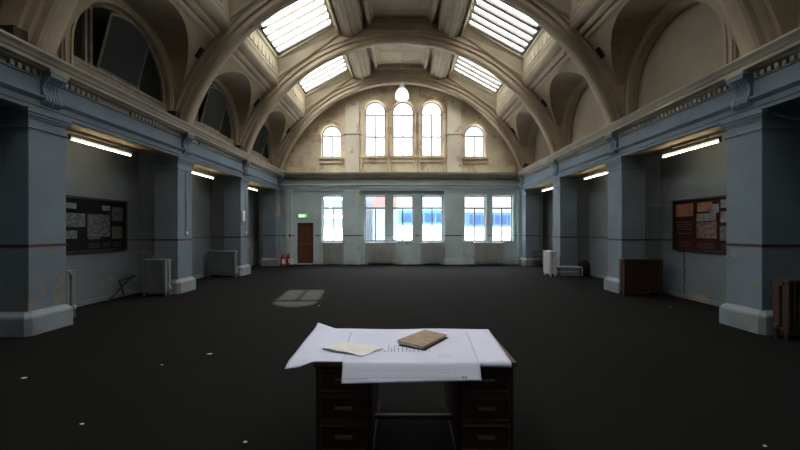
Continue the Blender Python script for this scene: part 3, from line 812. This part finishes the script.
# left: black board with monochrome photographs
r = thing('display_board', 'black board of monochrome photographs on the left wall', 'display board')
b = bmesh.new(); frame_board(b, -1, 7.1, 9.26, 1.2, 2.46); link('frame', b, 'black', r)
b = bmesh.new(); box(b, (-XW, 7.12, 1.22), (-(XW-.035), 9.24, 2.44)); link('panel', b, 'board', r)
for y0, y1, z0, z1, mt in ((8.80, 9.14, 1.94, 2.28, 'phbw'), (8.80, 9.12, 1.50, 1.80, 'phlight2'), (8.52, 8.74, 2.18, 2.30, 'phlight'), (8.12, 8.74, 1.55, 2.08, 'phbw'), (7.56, 8.06, 1.78, 2.08, 'phbw'), (7.50, 7.86, 1.52, 1.70, 'phbw'), (7.56, 7.84, 2.18, 2.30, 'phlight'), (7.2, 7.5, 1.75, 2.1, 'phbw')):
    b = bmesh.new(); rect(b, -1, y0, y1, z0, z1, .004); link('photograph', b, 'text' if mt == 'phlight2' else mt, r)
b = bmesh.new(); rect(b, -1, 8.14, 8.46, 1.50, 1.54, .004)
for q in range(5): rect(b, -1, 8.15, 8.45, 1.30+q*.025, 1.306+q*.025, .003); rect(b, -1, 8.84, 9.1, 1.30+q*.025, 1.306+q*.025, .003); rect(b, -1, 8.52, 8.75, 1.30+q*.025, 1.306+q*.025, .003)
link('captions', b, 'text', r)
# right: maroon board
r = thing('display_board', 'maroon board with colour photographs and text on the right wall', 'display board')
b = bmesh.new(); frame_board(b, 1, 7.1, 9.25, 1.2, 2.47, .04); link('frame', b, 'black', r)
b = bmesh.new(); box(b, (XW, 7.12, 1.22), (XW-.035, 9.23, 2.45)); link('panel', b, 'boardred', r)
for y0, y1, z0, z1, mt in ((8.00, 8.52, 1.92, 2.10, 'phlight'), (7.98, 8.52, 1.52, 1.90, 'phcol'), (7.92, 8.14, 2.10, 2.30, 'phlight'), (7.40, 7.88, 2.20, 2.38, 'phlight'), (7.40, 7.88, 1.88, 2.12, 'phlight'), (7.40, 7.90, 1.48, 1.80, 'phbw'), (8.10, 8.50, 2.14, 2.36, 'peach'), (8.62, 9.16, 2.05, 2.36, 'peach')):
    b = bmesh.new(); rect(b, 1, y0, y1, z0, z1, .004); link('photograph', b, mt, r)
b = bmesh.new()
rn = random.Random(5)
for zz in (1.90, 1.84, 1.78, 1.72, 1.62):
    y = 8.66
    while y < 9.1:
        l = rn.uniform(.03, .09); rect(b, 1, y, min(y+l, 9.12), zz, zz+.022, .004); y += l+.02
for q in range(5): rect(b, 1, 8.04, 8.50, 1.28+q*.03, 1.287+q*.03, .003); rect(b, 1, 7.42, 7.88, 1.28+q*.03, 1.287+q*.03, .003); rect(b, 1, 8.7, 9.05, 1.30+q*.03, 1.307+q*.03, .003)
link('text_lines', b, 'text', r)

# ------------------------------------------------------------------ conduits, cables, small fittings
for lab, X, Y, u in (('thin conduit with round switch down the second left pillar', -6.0, 9.98, 0), ('thin conduit with switch down the third left pillar', -6.0, 13.75, 0)):
    r = thing('conduit', lab, 'conduit', (X, Y, 1.6))
    b = bmesh.new(); tube(b, [(.014, 0, .06), (.014, 0, 1.76)], .011, 6); link('pipe', b, 'conduit', r)
    b = bmesh.new(); tube(b, [(.0, 0, .02), (.045, 0, .02)], .05, 14); link('switch', b, 'white', r)
bm = bmesh.new(); tube(bm, [(6.68, 9.60, 1.48), (6.68, 9.60, 2.36), (6.70, 9.60, 2.38), (7.12, 9.60, 2.38), (7.13, 9.3, 2.37), (7.13, 9.27, 2.37)], .010, 6)
tag(link('conduit', bm, 'conduit'), 'thin bent conduit from the right board to the second pillar', 'conduit')
bm = bmesh.new(); pts = [(7.135, 8.93+.015*math.sin(t*1.9), 1.2-t*.085) for t in range(14)]; tube(bm, pts, .010, 6)
tag(link('hanging_cable', bm, 'black'), 'dark crooked cable hanging down from the maroon board', 'cable')
bm = bmesh.new(); pts = [(6.0+.055*t, 5.83, 3.69-.16*math.sin(t/14*PI*.72)) for t in range(0, 15)]; tube(bm, pts, .013, 6)
tag(link('slack_cable', bm, 'cable'), 'pale slack cable looping from the top of the nearest right pillar', 'cable')
bm = bmesh.new(); box(bm, (-6.0, 13.40, 2.05), (-5.93, 13.62, 2.45), .02); tag(link('wall_box', bm, 'white'), 'pale box fixed on the face of the third left pillar', 'box')
bm = bmesh.new(); box(bm, (-5.99, 17.10, 2.35), (-5.90, 17.35, 2.95), .02); tag(link('wall_speaker', bm, 'cream'), 'cream upright box on the furthest left pillar near the exit sign', 'box')
bm = bmesh.new(); box(bm, (px(349, YB)-.06, YB-.19, 1.13), (px(349, YB)+.06, YB-.15, 1.25), .01); tag(link('wall_socket', bm, 'white'), 'white socket on the pilaster right of the first window', 'socket')
bm = bmesh.new(); box(bm, (px(291, YB)-.06, YB-.20, 1.38), (px(291, YB)+.06, YB-.15, 1.52), .01); tag(link('fire_call_point', bm, 'exting'), 'small red call point left of the brown door', 'alarm')
bm = bmesh.new(); tube(bm, [(px(291.5, YB), YB-.16, 1.52), (px(291.5, YB), YB-.16, 3.3)], .010, 6); tag(link('conduit', bm, 'conduit'), 'vertical conduit rising from the red call point', 'conduit')

# fire extinguisher
def extinguisher(loc, rz, lab):
    r = thing('fire_extinguisher', lab, 'fire extinguisher', loc, rz, 'fire extinguishers in the corner')
    b = bmesh.new(); lathe(b, [(.085, 0), (.092, .02), (.092, .42), (.075, .48), (.035, .52), (.03, .54)], (0, 0, 0), 20); link('cylinder', b, 'exting', r, smooth=True)
    b = bmesh.new(); box(b, (-.02, -.03, .53), (.02, .03, .58), .005); box(b, (-.015, -.14, .575), (.015, .02, .595), .004); link('handle', b, 'black', r)
    b = bmesh.new(); tube(b, [(0, .03, .55), (.09, .04, .52), (.115, .02, .40), (.11, 0, .22)], .012, 6); link('hose', b, 'rubber', r)
    b = bmesh.new()
    for q in range(6):
        a0, a1 = math.radians(-120+q*14), math.radians(-120+(q+1)*14)
        b.faces.new([b.verts.new((.0935*math.cos(a), .0935*math.sin(a), z)) for a, z in ((a0, .14), (a1, .14), (a1, .34), (a0, .34))])
    link('label_sticker', b, 'white', r)
    return r
extinguisher((px(283, 16.9), 16.85, 0), 0.4, 'red fire extinguisher in the left corner, nearer the pillar')
extinguisher((px(287, 17.1)+.02, 17.2, 0), 1.0, 'red fire extinguisher with pale label, closer to the brown door')

# debris on the carpet
sc_lab = {(24, 378): 'pale scrap on the carpet at the far left of the floor', (162, 365): 'tiny pale scrap on the carpet left of the desk', (210, 354): 'pale scrap on the carpet left of the drawings, longest of the scraps',
          (82, 424): 'pale scrap on the carpet in the lower left', (245, 442): 'pale scrap by the bottom edge left of the desk', (319, 305.5): 'white scrap at the edge of the sunlit patch',
          (670, 307): 'tiny scrap on the carpet before the right wall', (765, 446): 'tiny scrap on the carpet at the lower right'}
for n, ((u, v), l) in enumerate(sc_lab.items()):
    Y = 1.7*356/(v-230.5); X = px(u, Y); w = .02 if n not in (2, 0) else .045
    b = bmesh.new(); pts = [(w*math.cos(a)*random.uniform(.6, 1.2), w*.6*math.sin(a)*random.uniform(.6, 1.2)) for a in [q*PI/3 for q in range(6)]]
    prism(b, pts, 'z', 0, .004); o = tag(link('paper_scrap', b, 'oldpaper'), l, 'scrap', 'scraps on the carpet'); o.location = (X, Y, 0)

# ------------------------------------------------------------------ desk
DX0, DX1, DY0, DY1, DZ = px(313.5, 2.57), px(516, 2.57), 2.57, 3.43, .75
r = thing('desk', 'dark mahogany pedestal desk covered with large drawings', 'desk', ((DX0+DX1)/2, (DY0+DY1)/2, 0))
hw = (DX1-DX0)/2; hd = (DY1-DY0)/2
b = bmesh.new(); box(b, (-hw-.005, -hd-.005, DZ-.035), (hw+.005, hd+.005, DZ), .006); link('desktop', b, 'deskedge', r)
pw = .42
for s in (-1, 1):
    x0, x1 = (-hw+.012, -hw+pw) if s < 0 else (hw-pw, hw-.012)
    b = bmesh.new(); box(b, (x0, -hd+.035, 0.0), (x1, hd-.015, DZ-.035))
    box(b, (x0-.006, -hd+.02, 0), (x1+.006, hd-.01, .08))
    for x in (x0, x1-.028): box(b, (x, -hd+.018, .08), (x+.028, -hd+.04, DZ-.035), .003)
    link('pedestal', b, 'desk', r)
    for z0, z1 in ((.53, .695), (.318, .492), (.105, .288)):
        b = bmesh.new(); box(b, (x0+.03, -hd+.014, z0), (x1-.03, -hd+.05, z1), .004)
        b2 = bmesh.new()
        for (a, c) in (((x0+.030, z1-.012), (x1-.030, z1)), ((x0+.030, z0), (x1-.030, z0+.010)), ((x0+.030, z0), (x0+.040, z1)), ((x1-.040, z0), (x1-.030, z1))):
            box(b2, (a[0], -hd+.004, a[1]), (c[0], -hd+.014, c[1]), .002)
        d = link('drawer', b, 'desk', r)
        link('moulding', b2, 'deskedge', d)
        xc = (x0+x1)/2; zc = (z0+z1)/2+.006
        b = bmesh.new(); pr = [(-hd+.014, -.008), (-hd-.010, -.012), (-hd-.018, -.002), (-hd-.014, .010), (-hd+.014, .012)]
        prism(b, [(y, zc+z) for y, z in pr], 'x', xc-.062, xc+.062); link('handle', b, 'deskedge', d)
    b = bmesh.new()
    for z in (.508, .300): box(b, (x0+.028, -hd+.012, z-.008), (x1-.028, -hd+.04, z+.008), .002)
    link('drawer_rail', b, 'deskedge', r)
b = bmesh.new(); box(b, (-hw+pw, -hd+.05, DZ-.13), (hw-pw, -hd+.07, DZ-.035), .003); link('apron', b, 'desk', r)
b = bmesh.new(); box(b, (-hw+pw-.01, -.16, .19), (hw-pw+.01, -.12, .225), .004); link('stretcher', b, 'deskedge', r)

# large drawings
def sheet(nm, lab, corners, n, fn, mat='paper', th=.0006, sub=None):
    """corners (x,y) back-left, back-right, front-right, front-left ; fn(u,v,x,y)->(x,y,z)"""
    b = bmesh.new(); nu, nv = n; V = []
    bl, br, fr_, fl = [Vector(c) for c in corners]
    for j in range(nv+1):
        row = []
        for i in range(nu+1):
            u, v = i/nu, j/nv
            p = bl.lerp(br, u).lerp(fl.lerp(fr_, u), v); row.append(b.verts.new(fn(u, v, p.x, p.y)))
        V.append(row)
    for j in range(nv):
        for i in range(nu): b.faces.new([V[j][i], V[j+1][i], V[j+1][i+1], V[j][i+1]])
    o = link(nm, b, mat, smooth=True)
    m = o.modifiers.new('thickness', 'SOLIDIFY'); m.thickness = th; m.offset = 1
    return tag(o, lab, 'drawing' if mat == 'paper' else 'paper', 'papers on the desk')
ZT = DZ+.0035
def fA(u, v, x, y):
    z = ZT + .0007*noise.noise(Vector((x*5, y*5, 0)))+.0008
    # beyond the left desk edge the sheet floats out; back-left corner kicks up, front-left droops and rolls
    edge = DX0
    if x < edge:
        d = edge-x
        z = ZT+.002 + d*.30*max(0, .75-v)*1.0 - d*.16*v**2
        if v > .9: z -= (v-.9)*.25*min(1, d/.1)
    if y < DY0:
        d = DY0-y; x2 = x
        if x > 0:   # front edge bends over the desk front on the right
            z = ZT+.002-d*1.0; y = DY0-.012-d*.25
    if v < .04: z += .006*(math.sin(u*11)*.5+.5)
    if u < .1 and v < .15: z += .022*(1-u/.1)*(1-v/.15)
    return (x, y, z)
oA = sheet('architectural_drawing', 'large white drawing beneath, its left side curling off the desk', [(-.745, 3.41), (.885, 3.405), (.845, 2.53), (-.79, 2.578)], (60, 40), fA)
def fB(u, v, x, y):
    z = ZT+.0030+.0006*noise.noise(Vector((x*4, y*4, 3)))
    yf = DY0-.012; z += 0
    if y < yf:
        s = yf-y; R = .04; AM = math.radians(44); a = min(s/R, AM)
        y = yf-R*math.sin(a) ; z = z-R*(1-math.cos(a))
        rest = max(0, s-a*R)
        z -= rest*math.sin(AM); y -= rest*math.cos(AM)
        x += .004*math.sin(x*14)
    return (x, y, z)
oB = sheet('architectural_drawing', 'large white plan on top, hanging over the desk front', [(-.42, 3.30), (.665, 3.30), (.605, 2.415), (-.358, 2.392)], (50, 60), fB)
# printed line work
b = bmesh.new(); zz = ZT+.0047
def ln(x0, y0, x1, y1, w=.0012): 
    d = Vector((x1-x0, y1-y0, 0)); n_ = Vector((-d.y, d.x, 0)).normalized()*w/2
    p = [Vector((x0, y0, zz))+n_, Vector((x1, y1, zz))+n_, Vector((x1, y1, zz))-n_, Vector((x0, y0, zz))-n_]
    b.faces.new([b.verts.new(q) for q in p])
rn = random.Random(11)
x = -.15
while x < .30:
    h = rn.choice((.04, .10, .17)); ln(x, 2.76, x, 2.76+h, .004); 
    if rn.random() < .6: ln(x, 2.76+h*.4, x+.03, 2.76+h*.4, .004)
    x += rn.uniform(.02, .04)
link('plan_ink', b, 'ink2', oB)
b = bmesh.new()
ln(-.36, 2.62, .60, 2.62, .002); ln(-.30, 2.98, .30, 2.99, .0015); ln(-.2, 3.12, .2, 3.12, .0015)
for q in range(5): ln(.33, 2.72-q*.018, .43+.02*(q % 2), 2.72-q*.018, .0025)
for q in range(7):
    xx = .34+q*.035; ln(xx, 3.0, xx, 3.16, .0012)
for q in range(4): ln(.33, 3.0+q*.05, .58, 3.0+q*.05, .0012)
for q in range(9): ln(-.36+q*.04, 3.18, -.34+q*.04, 3.22, .0015)
link('plan_faint_ink', b, 'ink', oB)
b = bmesh.new()
def hp(t):   # point on the hanging flap, t metres down from the fold
    AM = math.radians(44); R_ = .04; y0 = DY0-.012-R_*math.sin(AM); z0 = ZT+.0030-R_*(1-math.cos(AM)); t -= R_*AM
    return (y0-t*math.cos(AM)-.0022, z0-t*math.sin(AM)+.0024)
def hl(x0, x1, t, w=.002):
    ya, za = hp(t); yb, zb = hp(t+w)
    b.faces.new([b.verts.new(p) for p in ((x0, yb, zb), (x1, yb, zb), (x1, ya, za), (x0, ya, za))])
rn = random.Random(4); x = -.35
while x < -.19: l = rn.uniform(.008, .02); hl(x, x+l, .130, .005); x += l+.006
hl(-.19, .50, .122, .0015); hl(-.34, .40, .07, .001)
for q in range(2):
    for zz_ in (.112, .118, .124): hl(.475+q*.022, .49+q*.022, zz_, .004)
hl(.33, .36, .085, .003); hl(.375, .39, .085, .003)
link('title_block_ink', b, 'ink', oB)

# crumpled cream paper
def quad_px(pts, h): return [(px(u, (1.7-h)*356/(v-230.5)), (1.7-h)*356/(v-230.5)) for u, v in pts]
q = quad_px([(325, 344.5), (374, 345), (386, 352.5), (321, 349.5)], .76)
q = quad_px([(338, 341.5), (384, 348.5), (362, 356.5), (321, 349.5)], .76)
def fC(u, v, x, y):
    x += .012*noise.noise(Vector((u*5, v*5, 1))); y += .014*noise.noise(Vector((u*6, v*4, 8)))
    return (x, y, ZT+.0060+.009*abs(noise.noise(Vector((x*16, y*16, 5))))+.003*math.sin(u*9)**2+(.012 if v > .9 and u < .8 else 0)*(v-.9)*10)
oC = sheet('crumpled_paper', 'creased cream paper lying on the drawings at left', q, (22, 12), fC, 'oldpaper')

# notebook
q = quad_px([(425, 331), (447, 335), (423, 347.5), (397, 342.5)], .78)
cx = sum(p[0] for p in q)/4; cy = sum(p[1] for p in q)/4
r = thing('notebook', 'tan leather notebook lying closed on the drawings', 'book', (cx, cy, ZT+.0052))
def bookslab(z0, z1, sc, mat, nm, warp=0, par=r, shift=(0, 0)):
    b = bmesh.new(); P = [((p[0]-cx)*sc+shift[0], (p[1]-cy)*sc+shift[1]) for p in q]
    n = 8; top = []; bot = []
    for j in range(n+1):
        rt, rb = [], []
        for i in range(n+1):
            u, v = i/n, j/n
            p0 = Vector(P[0]).lerp(Vector(P[1]), u).lerp(Vector(P[3]).lerp(Vector(P[2]), u), v)
            w = warp*((1-u)*.9+v*.3)**2
            rt.append(b.verts.new((p0.x, p0.y, z1+w))); rb.append(b.verts.new((p0.x, p0.y, z0+w*.9)))
        top.append(rt); bot.append(rb)
    for j in range(n):
        for i in range(n):
            b.faces.new([top[j][i], top[j][i+1], top[j+1][i+1], top[j+1][i]]); b.faces.new([bot[j][i], bot[j+1][i], bot[j+1][i+1], bot[j][i+1]])
    for k in range(n):
        for A, B in (((0, k), (0, k+1)), ((n, k), (n, k+1)), ((k, 0), (k+1, 0)), ((k, n), (k+1, n))):
            b.faces.new([top[A[0]][A[1]], top[B[0]][B[1]], bot[B[0]][B[1]], bot[A[0]][A[1]]])
    return link(nm, b, mat, par)
bookslab(0, .004, 1.0, 'leatherdark', 'back_cover', 0, shift=(.012, -.012))
bookslab(.005, .022, .96, 'oldpaper', 'pages', .006, shift=(-.004, 0))
bookslab(.0235, .0275, 1.0, 'leather', 'front_cover', .010)

# ------------------------------------------------------------------ the street outside
bm = bmesh.new(); box(bm, (-40, YB+.35, -.3), (40, 80, -.02)); tag(link('ground', bm, 'street'), kind='structure')
def bus(x0, x1, Y, h, body, lab, band):
    r = thing('bus', lab, 'bus', ((x0+x1)/2, Y, 0)); w = (x1-x0)/2
    b = bmesh.new(); box(b, (-w, 0, .35), (w, 2.5, h*.60), .12); link('lower_body', b, 'buswhite', r)
    b = bmesh.new(); box(b, (-w, 0, h*.60), (w, 2.5, h), .15); link('upper_body', b, body, r)
    n = int((x1-x0)/1.1)
    for i in range(n):
        xa = -w+.3+i*(2*w-.5)/n
        b = bmesh.new(); box(b, (xa, -.02, h*.66), (xa+(2*w-.5)/n-.12, .02, h*.90), .03); link('window', b, band, r)
    for x in (-w+1.2, w-1.4):
        b = bmesh.new(); tube(b, [(x, .0, .42), (x, .3, .42)], .42, 20); link('wheel', b, 'rubber', r)
bus(px(466, 30), px(600, 30), 30, 3.35, 'busblue', 'blue and white bus seen through the two right-hand windows', 'busglass')
bus(px(398, 33), px(450, 33), 33, 3.7, 'buscyan', 'cyan coach seen through the middle and third central windows', 'busglass')
r = thing('building', 'pale blue glass building seen through the left windows', 'building', (-6, 38, 0))
b = bmesh.new(); box(b, (-7.5, 0, 0), (1.5, 6, 5.8)); link('facade', b, 'bglass', r)
b = bmesh.new()
for i in range(5): box(b, (-7.4+i*1.9, -.08, 0), (-7.1+i*1.9, 0, 5.8))
for z in (3.0, 4.9): box(b, (-7.5, -.1, z), (1.5, 0, z+.35))
link('facade_grid', b, 'pale', r)
r = thing('building', 'red brick building corner seen through the left central window', 'building', (-2.9, 36, 0))
b = bmesh.new(); box(b, (0, 0, 3.9), (2.4, 6, 6.4)); link('brick_wall', b, 'brick', r)
b = bmesh.new(); box(b, (0, 0, 0), (2.4, 6, 3.9)); link('shopfront', b, 'bglass', r)
b = bmesh.new(); box(b, (-.1, -.1, 6.4), (2.5, 6, 6.6)); link('parapet', b, 'pale', r)
bm = bmesh.new(); box(bm, (px(365.5, 42), 42, 0), (px(373.5, 42), 45, 16)); tag(link('tower', bm, 'towerglass'), 'slim pale blue tower behind the left tall arched window', 'tower')
bm = bmesh.new(); box(bm, (-13, 30, -.02), (-3.3, 30.3, 1.9), .02); tag(link('site_hoarding', bm, 'buswhite'), 'white hoarding along the street outside the left windows', 'hoarding')

# ------------------------------------------------------------------ light
w = bpy.data.worlds.new('overcast_sky'); bpy.context.scene.world = w; w.use_nodes = True
nt = w.node_tree; bg = nt.nodes['Background']
tc = nt.nodes.new('ShaderNodeTexCoord'); sp = nt.nodes.new('ShaderNodeSeparateXYZ'); rp = nt.nodes.new('ShaderNodeValToRGB')
nt.links.new(tc.outputs['Generated'], sp.inputs[0]); nt.links.new(sp.outputs['Z'], rp.inputs['Fac'])
cr = rp.color_ramp; cr.elements[0].position = 0.0; cr.elements[0].color = (.055, .057, .061, 1)
cr.elements[1].position = 1.0; cr.elements[1].color = (.92, .96, 1, 1)
e = cr.elements.new(.28); e.color = (.10, .103, .108, 1)
e = cr.elements.new(.5); e.color = (.42, .43, .45, 1)
nt.links.new(rp.outputs['Color'], bg.inputs['Color']); bg.inputs['Strength'].default_value = 11.0

def portal(loc, rot, sx, sy):
    l = bpy.data.lights.new('portal', 'AREA'); l.shape = 'RECTANGLE'; l.size = sx; l.size_y = sy
    o = bpy.data.objects.new('daylight_portal', l); C.objects.link(o); o.location = loc; o.rotation_euler = rot
    l.cycles.is_portal = True
    return o
for a, b_ in LWX: portal(((a+b_)/2, YB+.30, (ZL0+ZL1)/2), (-PI/2, 0, 0), b_-a, ZL1-ZL0)
for a, b_, z0, z1 in UH: portal(((a+b_)/2, YB+.30, (z0+z1)/2), (-PI/2, 0, 0), b_-a, z1-z0)
for i, j in bays:
    for s in (-1, 1):
        d = Vector((-s*1.12, 0, -2.05))
        o = portal((s*3.50, (RY[i]+RY[j])/2, 8.76), (0, 0, 0), 2.34, RY[j]-RY[i]-1.4)
        o.rotation_euler = d.to_track_quat('-Z', 'Y').to_euler()
        # keep the long side along the hall
        M3 = Matrix(((0, 0, 0),)*3)
        zax = -d.normalized(); yax = Vector((0, 1, 0)); xax = yax.cross(zax)
        o.rotation_euler = Matrix((xax, yax, zax)).transposed().to_euler()

# low sun glancing in through the small left arched window
tx, tz = (UH[3][0]+UH[3][1])/2, (UH[3][2]+UH[3][3])/2
sd = Vector((.105, -1, -.69)).normalized()
l = bpy.data.lights.new('sun_shaft', 'SPOT'); l.energy = 170000; l.spot_size = math.radians(2.6); l.spot_blend = .1; l.shadow_soft_size = .35; l.color = (1, .97, .9)
o = bpy.data.objects.new('sun_shaft', l); C.objects.link(o); o.location = Vector((tx, YB, tz))-sd*60
o.rotation_euler = sd.to_track_quat('-Z', 'Y').to_euler()

# ------------------------------------------------------------------ camera
cam = bpy.data.cameras.new('camera'); co = bpy.data.objects.new('camera', cam); C.objects.link(co)
co.location = (CX, 0, 1.7); co.rotation_euler = (PI/2, 0, 0)
cam.sensor_width = 36; cam.lens = 36*356/800.0; cam.shift_x = -2/800.0; cam.shift_y = 5.5/800.0; cam.clip_start = .05; cam.clip_end = 300
sc = bpy.context.scene; sc.camera = co
sc.view_settings.view_transform = 'Standard'; sc.view_settings.look = 'None'; sc.view_settings.gamma = 1; sc.view_settings.exposure = 1.25
sc.view_settings.use_curve_mapping = False
sc.cycles.use_denoising = True
sc.cycles.max_bounces = 10; sc.cycles.diffuse_bounces = 6; sc.cycles.transparent_max_bounces = 12
sc.cycles.sample_clamp_indirect = 6
